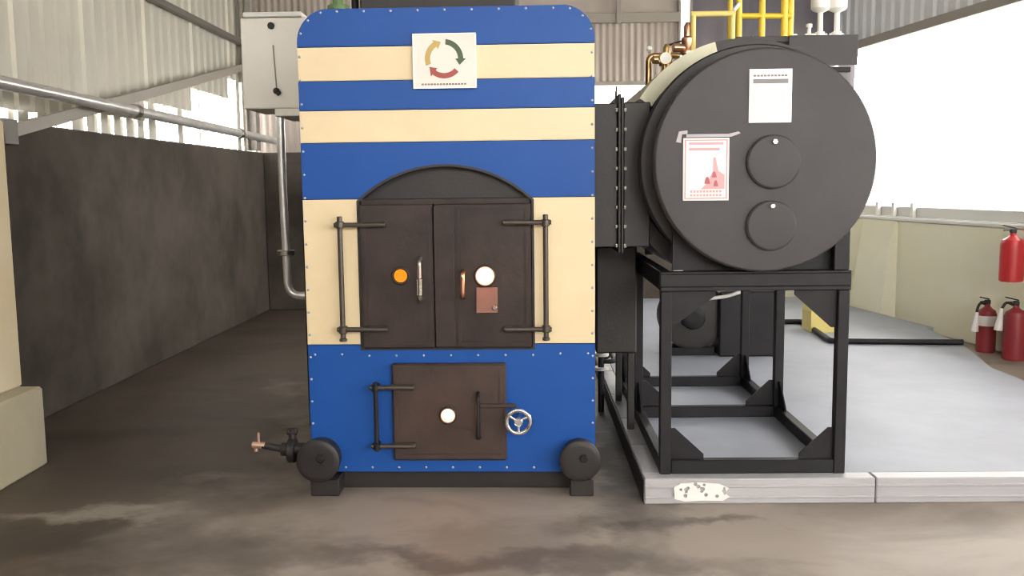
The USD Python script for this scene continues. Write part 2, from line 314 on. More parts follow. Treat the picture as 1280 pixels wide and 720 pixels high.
w1 = thing('window_1', 'wide blown-out window band along the right wall', loc=(4.357, 8.963, 0), rz=RA, kind='structure')
part(w1, 'bottom_rail', bx(-13.2, 3.2, -.16, -.08, 1.205, 1.315, .006), 'coping', 'pale grey rail at the foot of the window band')
for s in (-12.0, -8.0, -4.0): part(w1, 'mullion', bx(s - .04, s + .04, -.15, -.09, 1.31, 3.2), 'coping')
for s in (1.22, 1.6, 1.95): part(w1, 'stub_post', bx(s - .025, s + .025, -.075, -.03, 1.2, 1.36), 'bright', 'short white post on the coping')

wf = thing('wall_front', 'front wall with a wide high opening on the right, behind the camera', kind='structure')  # unseen wall; its openings are shaped for the fill light on the boiler
part(wf, 'masonry', bx(WL, 6.6, -4.2, -4.0, 0, 1.6), 'pillar'); part(wf, 'masonry', bx(WL, -3.0, -4.2, -4.0, 1.602, 5.0), 'pillar')
part(wf, 'masonry', bx(-2.998, 1.2, -4.2, -4.0, 1.602, 3.1), 'pillar')
part(wf, 'masonry', bx(6.2, 6.6, -4.2, -4.0, 1.602, 5.0), 'pillar'); part(wf, 'lintel', bx(-2.998, 6.198, -4.2, -4.0, 4.4, 5.0), 'pillar')
tag(part(None, 'added_eave', trimesh.Trimesh(np.array([[6.6, -4.2, 3.9], [8.2, -4.2, 3.6], [5.65, 12.3, 3.6], [4.05, 12.3, 3.9]] + [[6.6, -4.2, 3.94], [8.2, -4.2, 3.64], [5.65, 12.3, 3.64], [4.05, 12.3, 3.94]]),
    np.array([[0, 1, 2], [0, 2, 3], [4, 6, 5], [4, 7, 6], [0, 4, 5], [0, 5, 1], [1, 5, 6], [1, 6, 2], [2, 6, 7], [2, 7, 3], [3, 7, 4], [3, 4, 0]])), 'roof'), 'added unseen sheet overhang that cuts sky light outside the right wall', kind='structure')  # overhang added out of view to cut steep sky light on the slab

# ================================================================== left wall things
t = thing('concrete_pillar', 'rendered pillar on a pale limewashed footing, at the left edge of the floor', 'pillar', (-3.2, 4.6, 0))
part(t, 'shaft', bx(-.22, .245, -.7, .63, .47, 2.0, .012), 'pillar')
part(t, 'footing', bx(-.215, .365, -.9, .63, 0, .47, .015), 'footing', 'pale limewashed block at the foot of the pillar')

t = thing('wall_pipe', 'long silver pipe running level along the left wall above the masonry', 'pipe')
pz = lambda y: 2.26 - .0097 * (y - 5.65)
part(t, 'pipe', tube([(-3.2, 1.0, pz(1)), (-3.2, 6, pz(6)), (-3.2, 11.95, pz(11.95))], .044, 16), 'galv', smooth=40)
for y in (4.3, 7.6, 10.35):
    part(t, 'coupling', cyl((-3.2, y - .04, pz(y)), (-3.2, y + .04, pz(y)), .056, 20, .006), 'steel')
for y in (2.5, 5.0): part(t, 'hanger', bx(WL + .002, -3.2, y - .012, y + .012, pz(y) - .06, pz(y) - .0445, .002), 'girt_dark')

part(wl, 'column', cat(bx(WL + .03, WL + .05, 11.2, 11.36, BT, 5.0, .003), bx(WL + .03, WL + .16, 11.272, 11.288, BT, 5.0, .003), bx(WL + .14, WL + .16, 11.2, 11.36, BT, 5.0, .003)), 'girt', 'grey steel column standing on the masonry')
t = thing('wall_brace', 'grey diagonal steel brace rising across the ribbed left wall sheeting', 'brace')
part(t, 'bar', beam((-3.32, 5.9, 1.975), (-3.32, 11.9, 3.205), .03, .085), 'girt')
part(t, 'end_plate', bx(WL, -3.3, 11.75, 11.95, 3.02, 3.3, .004), 'girt_dark')
part(t, 'foot_plate', bx(WL + .001, -3.3, 5.85, 6.0, 1.90, 2.06, .004), 'girt_dark')

# ================================================================== boiler
BY = -1.1
bo = thing('boiler', 'tall blue and cream striped furnace boiler with arched black double doors', 'boiler', (-.404, 4.70, 0), BY)
H = .747
outline = sbox(-H, .105, H, 2.49)
rad = .165
top = Polygon([(-H, .105), (H, .105), (H, 2.49 - rad)] + [(H - rad + rad * math.cos(a), 2.49 - rad + rad * math.sin(a)) for a in np.linspace(0, pi / 2, 12)]
              + [(-H + rad - rad * math.sin(a), 2.49 - rad + rad * math.cos(a)) for a in np.linspace(0, pi / 2, 12)] + [(-H, 2.49 - rad)])
AL, AR, AS, AA = -.456, .426, 1.525, 1.70
cx_, hw = (AL + AR) / 2, (AR - AL) / 2; sag = AA - AS; Rr = (hw * hw + sag * sag) / (2 * sag); cz_ = AA - Rr
th0 = math.asin(hw / Rr)
arch = Polygon([(AL, .77), (AR, .77), (AR, AS)] + [(cx_ + Rr * math.sin(a), cz_ + Rr * math.cos(a)) for a in np.linspace(th0, -th0, 24)] + [(AL, AS)])
ash = sbox(-.30, .185, .28, .685)
def panel(z0, z1, m, lab, cut=None, x0=-H, x1=H):
    g = sbox(x0 if x0 > -H else -2, z0 + .0015, x1 if x1 < H else 2, z1 - .0015).intersection(top)
    if cut is not None: g = g.difference(cut)
    if g.geom_type == 'MultiPolygon': g = max(g.geoms, key=lambda q: q.area)
    # folded rim: a front face slightly smaller than the sheet behind it, so that its edge catches light
    parts_ = [ext_xz(g, .004, .02), ext_xz(g.buffer(-.004, join_style=2), 0.0, .0045)]
    return part(bo, 'front_panel', cat(*parts_), m, lab)
panel(2.302, 2.49, 'blue', 'blue top panel with rounded corners')
panel(2.134, 2.302, 'cream', 'upper cream stripe panel')
panel(1.987, 2.134, 'blue', 'blue stripe panel between the cream stripes')
panel(1.826, 1.987, 'cream', 'lower cream stripe panel')
panel(1.540, 1.826, 'blue', 'blue panel over the arched doors', arch)
panel(.787, 1.540, 'cream', 'cream panel left of the arched doors', arch, x1=cx_)
panel(.787, 1.540, 'cream', 'cream panel right of the arched doors', arch, x0=cx_)
panel(.105, .787, 'blue', 'blue bottom panel around the ash door', arch.union(ash))
part(bo, 'panel_edge', ext_xz(top.difference(top.buffer(-.012, join_style=2)), .02, .05), 'blue', 'blue folded edge around the front')
part(bo, 'casing', ext_xz(top.buffer(-.03, join_style=2), .16, 2.4), 'black', 'dark casing behind the striped front')
part(bo, 'backing_frame', ext_xz(top.buffer(-.014, join_style=2).difference(arch.buffer(.012, join_style=2)).difference(ash.buffer(.012)), .021, .158), 'black')
part(bo, 'arch_lining', ext_xz(arch.buffer(.012, join_style=2).difference(arch), -.004, .15), 'black', 'black lining of the arched opening')
part(bo, 'arch_plate', ext_xz(arch.difference(sbox(-1, 0, 1, 1.50)), .07, .09), 'black', 'black plate in the arch over the doors')
part(bo, 'arch_lintel', bx(AL + .004, AR - .004, .02, .072, 1.508, 1.54, .004), 'door')

def sight(parent, u, z, r, v, m, lab):
    part(parent, 'sight_glass_ring', ring((u, v - .002, z), (0, 1, 0), r + .007, .007, 28, 10), 'black', smooth=True)
    part(parent, 'sight_glass', dome_cap((u, v + .001, z), (0, -1, 0), r, .03, 24), m, lab, smooth=True)
def hinge(door, rod_u, z0, z1, za, zb, end_u, v, vd):
    s = 1 if end_u > rod_u else -1
    for z in (za, zb):
        part(door, 'hinge_arm', cat(cyl((rod_u - s * .03, v, z), (end_u, v, z), .0125, 14, .003), bx(min(end_u, end_u - s * .12), max(end_u, end_u - s * .12), v + .004, vd, z - .014, z + .014, .003)), 'bar', smooth=40)
def furnace_door(u0, u1, lab, cut_corner):
    d = part(bo, 'furnace_door', cat(bx(u0, u1, -.03, .015, .772, 1.512, .006)), 'door', lab)
    return d
dl = furnace_door(AL + .004, -.075, 'left furnace door with a dim orange sight glass', 0)
dr = furnace_door(-.071, AR - .004, 'right furnace door with a blazing white sight glass', 1)
part(dr, 'overlap_strip', bx(-.071, .03, -.037, -.031, .78, 1.50, .003), 'door')
for d, u0, u1 in ((dl, AL + .02, -.09), (dr, .045, AR - .02)):
    part(d, 'door_border', ext_xz(sbox(u0, .79, u1, 1.495).difference(sbox(u0 + .014, .804, u1 - .014, 1.481)), -.036, -.031), 'door')
sight(dl, -.246, 1.148, .034, -.033, 'fire_orange', 'glowing orange sight glass')
sight(dr, .187, 1.144, .044, -.033, 'fire_white', 'blazing white sight glass')
hinge(dl, -.545, .83, 1.45, 1.411, .876, -.315, -.062, -.03)
hinge(dr, .495, .83, 1.45, 1.415, .872, .28, -.062, -.03)
for u, lab in ((-.545, 'left'), (.496, 'right')):
    part(bo, 'hinge_rod', cat(cyl((u, -.062, .83), (u, -.062, 1.455), .0135, 16, .003), cyl((u, -.062, 1.395), (u, -.062, 1.43), .022, 16, .004), cyl((u, -.062, .856), (u, -.062, .893), .022, 16, .004), cyl((u, -.062, .815), (u, -.062, .83), .02, 14, .003)), 'bar', smooth=40)
    for z in (1.411, .876): part(bo, 'hinge_bracket', bx(u - .012, u + .012, -.05, 0.002, z - .012, z + .012, .003), 'bar')
part(dl, 'door_handle', cat(tube([(-.142, -.032, 1.235), (-.142, -.085, 1.225), (-.142, -.085, 1.035), (-.142, -.032, 1.025)], .011, 12, .02)), 'steel', smooth=40)
part(dl, 'handle_grip', cyl((-.142, -.085, 1.05), (-.142, -.085, 1.14), .016, 16, .004), 'chrome', 'bright chrome grip', smooth=40)
part(dr, 'door_handle', cat(tube([(.075, -.038, 1.17), (.075, -.085, 1.162), (.075, -.085, 1.045), (.075, -.038, 1.037)], .012, 12, .02)), 'copper', 'reddish steel handle', smooth=40)
part(dr, 'latch_plate', ext_yz(Polygon([(-.031, 1.085), (-.036, 1.085), (-.062, .958), (-.031, .95)]), .142, .25), 'firelit', 'plate below the sight glass with red firelight painted on')  # red tone stands for the glow from the sight glass
part(dr, 'latch_bolt', cyl((.235, -.03, .985), (.235, -.075, .985), .012, 12, .003), 'steel')

ad = part(bo, 'ash_door', bx(-.306, .287, -.035, .02, .178, .690, .008), 'ash_door', 'square brown singed ash door low on the front')
part(ad, 'door_border', ext_xz(sbox(-.292, .192, .273, .676).difference(sbox(-.272, .212, .253, .656)), -.041, -.036), 'ash_door')
sight(ad, -.016, .419, .033, -.037, 'fire_white', 'blazing white sight glass')
hinge(ad, -.386, .25, .60, .572, .262, -.185, -.062, -.036)
part(bo, 'hinge_rod', cat(cyl((-.386, -.062, .235), (-.386, -.062, .60), .012, 16, .003), cyl((-.386, -.062, .555), (-.386, -.062, .588), .02, 14, .003), cyl((-.386, -.062, .245), (-.386, -.062, .278), .02, 14, .003)), 'frame', smooth=40)
for z in (.572, .262): part(bo, 'hinge_bracket', bx(-.398, -.374, -.05, 0.002, z - .012, z + .012, .003), 'frame')
part(ad, 'door_handle', tube([(.143, -.036, .535), (.143, -.085, .525), (.143, -.085, .31), (.143, -.036, .30)], .011, 12, .02), 'frame', smooth=40)
part(ad, 'latch_bar', bx(.15, .34, -.052, -.036, .462, .482, .003), 'ash_door')
hwl = part(bo, 'hand_wheel', ring((.352, -.115, .405), (0, 1, 0), .06, .011, 40, 14), 'chrome', 'chrome hand wheel right of the ash door', smooth=True)
part(hwl, 'wheel_hub', cyl((.352, -.13, .405), (.352, -.09, .405), .022, 20, .004), 'chrome', smooth=40)
for a in (.5, .5 + 2 * pi / 3, .5 + 4 * pi / 3):
    part(hwl, 'spoke', cyl((.352, -.112, .405), (.352 + .06 * math.cos(a), -.114, .405 + .06 * math.sin(a)), .008, 10), 'chrome', smooth=40)
part(hwl, 'spindle', cyl((.352, -.1, .405), (.352, 0.003, .405), .013, 14), 'steel', smooth=40)

# logo plate
lp = part(bo, 'logo_plate', bx(-.16, .158, -.022, 0, 2.087, 2.357, .004), 'plate', 'white plate with a ring of gold, green and red arrows')
part(lp, 'plate_border', ext_xz(sbox(-.16, 2.087, .158, 2.357).difference(sbox(-.152, 2.095, .150, 2.349)), -.024, -.0215), 'bright')
def arc_arrow(a0, a1, head, m, R=.083, w=.026, lab=None):
    a0, a1 = map(math.radians, (a0, a1)); hd = math.radians(head)
    e = a1 - hd * (1 if a1 > a0 else -1)
    aa = np.linspace(a0, e, 16)
    P = [((R + w / 2) * math.cos(a), (R + w / 2) * math.sin(a)) for a in aa] + [((R + w) * math.cos(e), (R + w) * math.sin(e)), (R * math.cos(a1), R * math.sin(a1)), ((R - w) * math.cos(e), (R - w) * math.sin(e))] + [((R - w / 2) * math.cos(a), (R - w / 2) * math.sin(a)) for a in aa[::-1]]
    g = affinity.translate(Polygon(P).buffer(0), -.003, 2.232)
    part(lp, 'logo_arrow', ext_xz(g, -.0245, -.0215), m, lab)
arc_arrow(200, 100, 22, 'logo_gold', lab='gold curved arrow')
arc_arrow(84, -22, 22, 'logo_green', lab='dark green curved arrow')
arc_arrow(318, 208, 24, 'logo_red', lab='red curved arrow')
part(lp, 'caption_line', cat(*[bx(-.118 + k * .0152, -.118 + k * .0152 + .011, -.0235, -.0215, 2.104, 2.112, .0005) for k in range(15)]), 'ink', 'one line of tiny illegible caption', kind='stuff')

# rivets along the seams
rv = []
def rivet(u, z): rv.append(dome_cap((u, 0.001, z), (0, -1, 0), .0075, .005, 8))
for k in range(11):
    u = -.71 + k * .142; rivet(u, .13)
    if abs(u - cx_) > .0: rivet(u, .735 if abs(u - cx_) > hw else .728)
for z in np.arange(.25, 2.35, .118):
    rivet(-H + .013, z); rivet(H - .013, z)
for k in range(9): rivet(-.54 + k * .135, 2.474)
for a in (.3, .8, 1.3):
    for s in (-1, 1): rivet(s * (H - rad + (rad - .014) * math.cos(a)), 2.49 - rad + (rad - .014) * math.sin(a))
part(bo, 'rivets', cat(*rv), 'rivet', 'small bright rivets along the panel seams', kind='stuff', smooth=True)

part(bo, 'base_skirt', bx(-.70, .70, .06, 2.3, 0, .12, .004), 'black', 'black recessed base under the blue panel')
for u, r, lab in ((-.688, .112, 'left'), (.664, .106, 'right')):
    h_ = part(bo, 'header_end', lathe((u, .05, .195), (0, -1, 0), [(r - .012, 0), (r - .012, .12), (r, .125), (r, .155), (r - .01, .162), (r - .03, .165)], 40), 'black', f'{lab} round black pipe header end at the base', smooth=35)
    part(h_, 'header_plug', cyl((u + .02, -.115, .215), (u + .02, -.135, .215), .022, 6, .003), 'frame')
    part(bo, 'header_foot', cat(bx(u - .05, u + .10 if u < 0 else u + .07, -.08, .1, 0, .09, .006), bx(u - .02, u + .04, -.05, .05, .06, .12, .004)), 'black')
# drain valve at lower left
dv = part(bo, 'drain_valve', cat(cyl((-.76, -.02, .235), (-.90, -.02, .235), .035, 18, .004), cyl((-.825, -.02, .23), (-.862, -.02, .23), .066, 24, .005), cyl((-.875, -.02, .235), (-1.0, -.02, .255), .018, 14), cyl((-.84, -.02, .25), (-.84, -.02, .345), .02, 12, .003), cyl((-.865, -.02, .33), (-.815, -.02, .33), .02, 12, .003)), 'black', 'black drain valve beside the left header', smooth=40)
part(dv, 'tap', cat(cyl((-.985, -.02, .255), (-1.055, -.02, .258), .018, 14, .003), cyl((-1.02, -.02, .26), (-1.02, -.02, .325), .007, 10, .002), cyl((-1.035, -.02, .258), (-1.035, -.02, .225), .012, 12)), 'tap', 'small pinkish brass tap', smooth=40)

# behind the front: flue box on top, side box on the left
part(bo, 'flue_box', bx(-.52, .34, .5, 1.2, 2.45, 2.9, .01), 'black', 'black flue box on top of the boiler')
part(bo, 'top_valve', cat(cyl((-.64, .5, 2.40), (-.64, .5, 2.66), .03, 16, .004), cyl((-.64, .5, 2.57), (-.64, .5, 2.60), .06, 18, .004)), 'green', 'green valve on top of the boiler', smooth=40)
part(bo, 'steam_pipe', cyl((-.57, .62, 2.40), (-.57, .62, 3.2), .02, 14), 'frame', smooth=40)
part(bo, 'side_box', bx(-1.10, -.70, 1.3, 2.2, 0.0, 1.45, .01), 'black', 'black side box behind the left edge of the front')

# ================================================================== white cabinet on a post, with the silver down pipe
t = thing('white_cabinet', 'white metal cabinet at the left shoulder of the boiler, with a black lever', 'cabinet', (-1.82, 6.4, 0))
part(t, 'cabinet_body', bx(-.125, .33, 0, .5, 2.145, 2.755, .008), 'white')
part(t, 'cabinet_lid', bx(-.10, .30, .0 - .02, .52, 2.758, 2.79, .005), 'bright', 'pale lid of the cabinet')
part(t, 'button', cyl((.088, -.018, 2.70), (.088, 0.002, 2.70), .024, 8, .003), 'rubber', 'black button')
lv = part(t, 'lever', beam((.098, -.012, 2.57), (.112, -.012, 2.26), .008, .012, (0, 1, 0)), 'girt', 'thin grey lever')
part(lv, 'lever_knob', cat(trimesh.creation.icosphere(2, .022).apply_translation((.112, -.025, 2.262)), cyl((.112, -.025, 2.262), (.135, -.025, 2.238), .017, 12, .004)), 'rubber', 'black knob', smooth=True)
part(t, 'shelf', bx(.09, .69, -.01, .5, 2.092, 2.143, .005), 'white', 'pale shelf bracket under the cabinet')
part(t, 'side_bracket', bx(.331, .69, .1, .4, 2.144, 2.2, .005), 'girt_dark')
t = thing('down_pipe', 'silver pipe dropping from the white cabinet and bending into the boiler side', 'pipe')
part(t, 'pipe', tube([(-1.70, 6.42, 2.085), (-1.70, 6.42, 1.5), (-1.69, 6.42, .845), (-1.5, 6.42, .845)], .028, 16, .14), 'galv', smooth=40)
for z in (1.15,): part(t, 'flange', cyl((-1.697, 6.42, z - .018), (-1.697, 6.42, z + .018), .06, 20, .004), 'steel', smooth=40)
part(t, 'flange', cyl((-1.55, 6.42, .845), (-1.525, 6.42, .845), .06, 20, .004), 'steel', smooth=40)

# ================================================================== plinth (raised pale platform)
PX0, PX1, PY0, PY1, PZ = .575, 3.65, 4.485, 8.25, .13
t = thing('equipment_plinth', 'raised pale grey concrete plinth under the black stand', 'platform', (PX0, PY0, 0))
Xw = lambda y: 4.357 - .1516 * (y - 8.963) - .225
sl = Polygon([(PX0 + .1, PY0 + .1), (PX1, PY0 + .1), (PX1, 7.2), (3.90, 8.2), (4.0, 9.2), (Xw(9.25), 9.25), (Xw(11.85), 11.85), (PX0 + .1, 11.85)])
sm = trimesh.creation.extrude_polygon(sl, PZ, engine='earcut').apply_translation((-PX0, -PY0, 0))
part(t, 'slab', sm, 'slab', 'pale painted top of the plinth')
ln = PX1 - PX0
for a, b in ((0, 1.15), (1.155, 2.3), (2.305, ln)):
    part(t, 'front_edge_strip', cat(bx(a, b, 0, .098, 0, PZ, .006), bx(a + .002, b - .002, -.006, .02, .085, .10, .003), bx(a + .002, b - .002, -.006, .02, .028, .04, .003)), 'slab_edge')
for a, b in ((.102, .62), (.626, 1.22), (1.226, 1.9), (1.906, 2.7), (2.706, 7.3)):
    part(t, 'side_edge_strip', bx(0 if a < 1 else -.0, .098, a, b, 0, PZ, .006), 'slab_edge')
part(t, 'side_shade_plate', bx(-.006, -.0005, .03, 7.25, .004, PZ - .012, .001), 'black', 'added black plate painting in the shade along the left side')  # thin black plate added to imitate shade on the plinth side
rng = np.random.default_rng(4)
base = sbox(.16, .022, .34, .118)
pg = Polygon([(.15, .03), (.2, .018), (.3, .022), (.39, .02), (.425, .04), (.40, .06), (.42, .085), (.37, .108), (.27, .116), (.18, .112), (.145, .09)])
for k in range(16):
    pg = pg.difference(Point(.16 + .25 * rng.random(), .03 + .08 * rng.random()).buffer(.006 + .004 * rng.random(), 6))
pt = part(t, 'filler_patch', ext_xz(pg, -.0105, -.006), 'patch', 'white pitted filler patch on the front edge')

# ================================================================== stand
st = thing('steel_stand', 'black welded steel stand with corner gussets under the round vessel', 'stand', (1.13, 4.56, PZ))
XL, XR = -.44, .44; ZT = 1.165 - PZ; YS = (0, 1.14, 2.04); S = .056
for j, y in enumerate(YS):
    for x in (XL, XR):
        part(st, 'post', bx(x - S / 2, x + S / 2, y, y + S, .0, ZT - .098, .004), 'frame')
    part(st, 'bottom_beam', bx(XL + S / 2 + .001, XR - S / 2 - .001, y + .002, y + S - .002, .002, .072, .004), 'frame')
part(st, 'top_beam', bx(XL - S / 2 - .004, XR + S / 2 + .004, -.004, S + .004, ZT - .097, ZT - .075, .004), 'frame')
part(st, 'top_beam', cat(bx(XL - S / 2 - .004, XR + S / 2 + .004, -.004, .012, ZT - .075, ZT - .012, .003), bx(XL - S / 2 - .004, XR + S / 2 + .004, -.004, S + .004, ZT - .012, ZT, .003)), 'frame')
for x in (XL, XR):
    for a, b in ((YS[0] + S, YS[1]), (YS[1] + S, YS[2])):
        part(st, 'side_beam', bx(x - S / 2 + .002, x + S / 2 - .002, a + .001, b - .001, .002, .072, .004), 'frame')
    part(st, 'top_rail', bx(x - S / 2, x + S / 2, S + .005, 2.04 + S, ZT - .097, ZT, .004), 'frame')
def gus(x, z, sx, sz, y, w=.17, h=.16, th=.008):
    g = Polygon([(x, z), (x + sx * w, z), (x + sx * w, z + sz * .025), (x + sx * .025, z + sz * h), (x, z + sz * h)])
    part(st, 'gusset', ext_xz(g.buffer(0), y, y + th), 'frame')
for y in (.027, 1.17, 2.07):
    gus(XL + S / 2, .073, 1, 1, y); gus(XR - S / 2, .073, -1, 1, y)
gus(XL + S / 2, ZT - .098, 1, -1, .027, .22, .17); gus(XR - S / 2, ZT - .098, -1, -1, .027, .21, .19)
for x in (XL, XR):
    for (y, s) in ((S, 1), (YS[1], -1), (YS[1] + S, 1), (YS[2], -1)):
        part(st, 'gusset', ext_yz(Polygon([(y, .073), (y + s * .16, .073), (y + s * .16, .095), (y + s * .025, .23), (y, .23)]).buffer(0), x - .004, x + .004), 'frame')
TX0 = 1.153
# saddle plates: upright cheeks that carry the vessel
for y in (.075, 1.15):
    g = sbox(-.40, ZT + .001, .465, 1.40 - PZ).difference(Point(TX0 - 1.13, 1.705 - PZ).buffer(.518 if y < 1 else .656, 48))
    for q in sorted(getattr(g, 'geoms', [g]), key=lambda q: q.bounds[0]):
        part(st, 'saddle_plate', ext_xz(q, y, y + .03), 'frame')
part(st, 'saddle_post', bx(.385, .462, .0, .055, ZT + .001, 1.375 - PZ, .004), 'frame')

# ================================================================== vessel
TX, TZ = 1.153, 1.705
tk = thing('round_vessel', 'horizontal round steel vessel with a dark grey end door and two notices', 'boiler', (TX, 0, TZ))
part(tk, 'end_door', lathe((0, 4.60, 0), (0, -1, 0), [(.530, 0), (.5385, .012), (.5385, .085), (.530, .098), (.522, .10)], 96), 'tank', 'dark grey round end door', smooth=30)
part(tk, 'door_flange', lathe((0, 4.78, 0), (0, -1, 0), [(.55, 0), (.583, .006), (.583, .075), (.575, .085), (.5, .085)], 96), 'black', 'black ring flange behind the end door', smooth=30)
part(tk, 'smokebox', cyl((0, 4.60, 0), (0, 4.96, 0), .515, 72), 'black', 'black drum between the door and the cladding', smooth=30)
def half_clad(y0, y1, a0, a1):
    aa = np.radians(np.linspace(a0, a1, 48)); P = [(.652 * math.cos(a), .652 * math.sin(a)) for a in aa] + [(.574 * math.cos(a), .574 * math.sin(a)) for a in aa[::-1]]
    return ext_xz(Polygon(P), y0, y1)
part(tk, 'belly_cladding', half_clad(4.965, 7.2, 148.3, 463.7), 'black', 'black cladding around the rest of the vessel', smooth=30)
part(tk, 'shell', lathe((0, 4.97, 0), (0, 1, 0), [(.55, 0), (.565, .008), (.572, .02), (.572, 2.25), (.55, 2.3)], 96), 'black', 'black lower shell of the vessel', smooth=30)
for a, b in ((4.96, 5.72), (5.722, 6.48), (6.482, 7.22)):
    part(tk, 'cladding', half_clad(a, b, 104, 148), 'shell', 'cream cladding sheet on the left shoulder of the vessel', smooth=30)
for x, z, r in ((.035, -.005, .130), (.03, -.312, .122)):
    mc = part(tk, 'manhole_cover', lathe((x, 4.502, z), (0, -1, 0), [(r, 0), (r, .018), (r - .008, .026), (r - .02, .028)], 48), 'tank', smooth=30)
    part(mc, 'bolt', cyl((x + .0, 4.478, z + .095), (x + .0, 4.46, z + .095), .014, 6, .003), 'chrome', 'bright bolt head')
def notice(name, x0, x1, z0, z1, lab):
    s = part(tk, name, bx(x0 - TX, x1 - TX, 4.494, 4.5, z0 - TZ, z1 - TZ, .002), 'label', lab); return s
yF = 4.4945
def flat(parent, name, x0, x1, z0, z1, m, lab=None, kind=None):
    return part(parent, name, bx(x0 - TX, x1 - TX, yF - .0022, yF, z0 - TZ, z1 - TZ, .0005), m, lab, kind)
n1 = notice('notice', 1.066, 1.271, 1.886, 2.140, 'white notice with a grey heading, upper right on the end door')
flat(n1, 'heading_bar', 1.085, 1.252, 2.072, 2.092, 'ink', 'grey heading bar')
part(n1, 'heading_rule', cat(*[bx(a - TX, a + .012 - TX, yF - .0022, yF, 2.104 - TZ, 2.112 - TZ, .0004) for a in np.arange(1.086, 1.245, .0165)]), 'ink', kind='stuff')
flat(n1, 'picture_block', 1.092, 1.245, 1.91, 2.06, 'ink_pale', 'pale yellowish picture area')
n2 = notice('notice', .754, .976, 1.517, 1.818, 'pink-tinted white notice with a red picture, left on the end door')
part(n2, 'border', ext_xz(sbox(.762 - TX, 1.525 - TZ, .968 - TX, 1.810 - TZ).difference(sbox(.768 - TX, 1.531 - TZ, .962 - TX, 1.804 - TZ)), yF - .002, yF), 'ink_pink')
flat(n2, 'heading_bar', .782, .948, 1.785, 1.797, 'ink_pink'); flat(n2, 'heading_bar', .782, .930, 1.758, 1.770, 'ink_pink')
pic = Polygon([(.84, 1.572), (.955, 1.572), (.955, 1.64), (.925, 1.66), (.91, 1.725), (.90, 1.725), (.9, 1.66), (.885, 1.63), (.87, 1.60)])
part(n2, 'picture', ext_xz(affinity.translate(pic, -TX, -TZ), yF - .002, yF), 'ink_pink', 'pinkish red picture')
for px_, pz_, r in ((.872, 1.612, .014), (.905, 1.640, .012), (.913, 1.598, .012)):
    part(n2, 'picture_figure', ext_xz(Polygon([(px_ - r - TX, pz_ - r - TZ), (px_ + r - TX, pz_ - r - TZ), (px_ + .3 * r - TX, pz_ + 1.4 * r - TZ), (px_ - .5 * r - TX, pz_ + 1.2 * r - TZ)]), yF - .0035, yF - .001), 'ink_red')
part(n2, 'caption_line', cat(*[bx(a - TX, a + .011 - TX, yF - .002, yF, z - TZ, z + .011 - TZ, .0004) for z in (1.538, 1.556) for a in np.arange(.79, .945, .0155)]), 'ink_pink', kind='stuff')
for q in (Polygon([(.72, 1.80), (.745, 1.795), (.748, 1.835), (.775, 1.838), (.775, 1.855), (.735, 1.85)]), Polygon([(.77, 1.822), (.985, 1.822), (1.03, 1.838), (1.02, 1.847), (.97, 1.836), (.77, 1.836)])):
    part(tk, 'tape_strip', ext_xz(affinity.translate(q, -TX, -TZ), 4.4975, 4.5), 'tape', 'pale lavender tape at the corner of the left notice')
# brass fittings on top of the shell
def fitting(x, y, zb, h, m, lab):
    v = part(tk, 'relief_valve', lathe((x, y, zb - TZ), (0, 0, 1), [(.03, 0), (.03, .04), (.045, .045), (.045, .06), (.028, .065), (.036, .1), (.036, h * .6), (.022, h * .65), (.022, h - .02), (.012, h)], 20), m, lab, smooth=35)
    part(v, 'valve_outlet', cyl((x, y, zb + .08 - TZ), (x - .085, y - .01, zb + .08 - TZ), .024, 14, .004), m, smooth=40)
    return v
fitting(-.235, 5.35, 2.285, .22, 'copper', 'tall copper relief valve on the vessel')
v_ = fitting(-.33, 5.5, 2.24, .17, 'brass', 'short brass valve on the vessel')
part(v_, 'valve_lever', beam((-.33, 5.5, 2.40 - TZ), (-.22, 5.47, 2.43 - TZ), .014, .01), 'rubber')
g_ = part(tk, 'pressure_gauge', cyl((-.375, 5.27, 2.295 - TZ), (-.375, 5.24, 2.295 - TZ), .036, 24, .004), 'brass', 'round pressure gauge on the vessel', smooth=35)
part(g_, 'gauge_dial', cyl((-.375, 5.241, 2.295 - TZ), (-.375, 5.237, 2.295 - TZ), .03, 24), 'bright', 'white dial')
part(g_, 'gauge_stem', cyl((-.375, 5.27, 2.20 - TZ), (-.375, 5.27, 2.28 - TZ), .01, 10), 'brass')
part(tk, 'fitting_pipe', tube([(-.42, 5.62, 2.14 - TZ), (-.42, 5.62, 2.36 - TZ), (-.30, 5.62, 2.36 - TZ), (-.24, 5.62, 2.36 - TZ)], .018, 12, .04), 'brass', smooth=40)
part(tk, 'knob', trimesh.creation.icosphere(2, .017).apply_translation((-.42, 5.60, 2.40 - TZ)), 'bright', smooth=True)

# ================================================================== access platform with yellow rails on top
t = thing('access_platform', 'dark access deck with yellow handrails on top of the round vessel', 'platform', (1.45, 5.15, 2.362))
part(t, 'deck', bx(-.30, .35, 0, 1.0, 0, .03, .003), 'tank', 'dark grey deck plate')
part(t, 'deck_skirt', ext_xz(sbox(-.02, -.13, .35, .03).difference(Point(-.297, -.657).buffer(.656, 64)), -.02, -.001), 'tank')
part(t, 'support_bracket', ext_yz(Polygon([(.02, -.001), (.9, -.001), (.9, -.08), (.5, -.14), (.1, -.08)]), .15, .18), 'frame')
def yp(x, y, z0, z1, r=.018, m='yellow'): return part(t, 'rail_post', cyl((x, y, z0), (x, y, z1), r, 14, .003), m, smooth=40)
yp(-.285, .18, .031, .185, .015, 'pale_yellow'); yp(-.505, .18, -.03, .185, .015, 'pale_yellow')
part(t, 'top_rail', cyl((-.52, .18, .185), (-.27, .18, .185), .016, 14, .003), 'pale_yellow', 'pale yellow top rail', smooth=40)
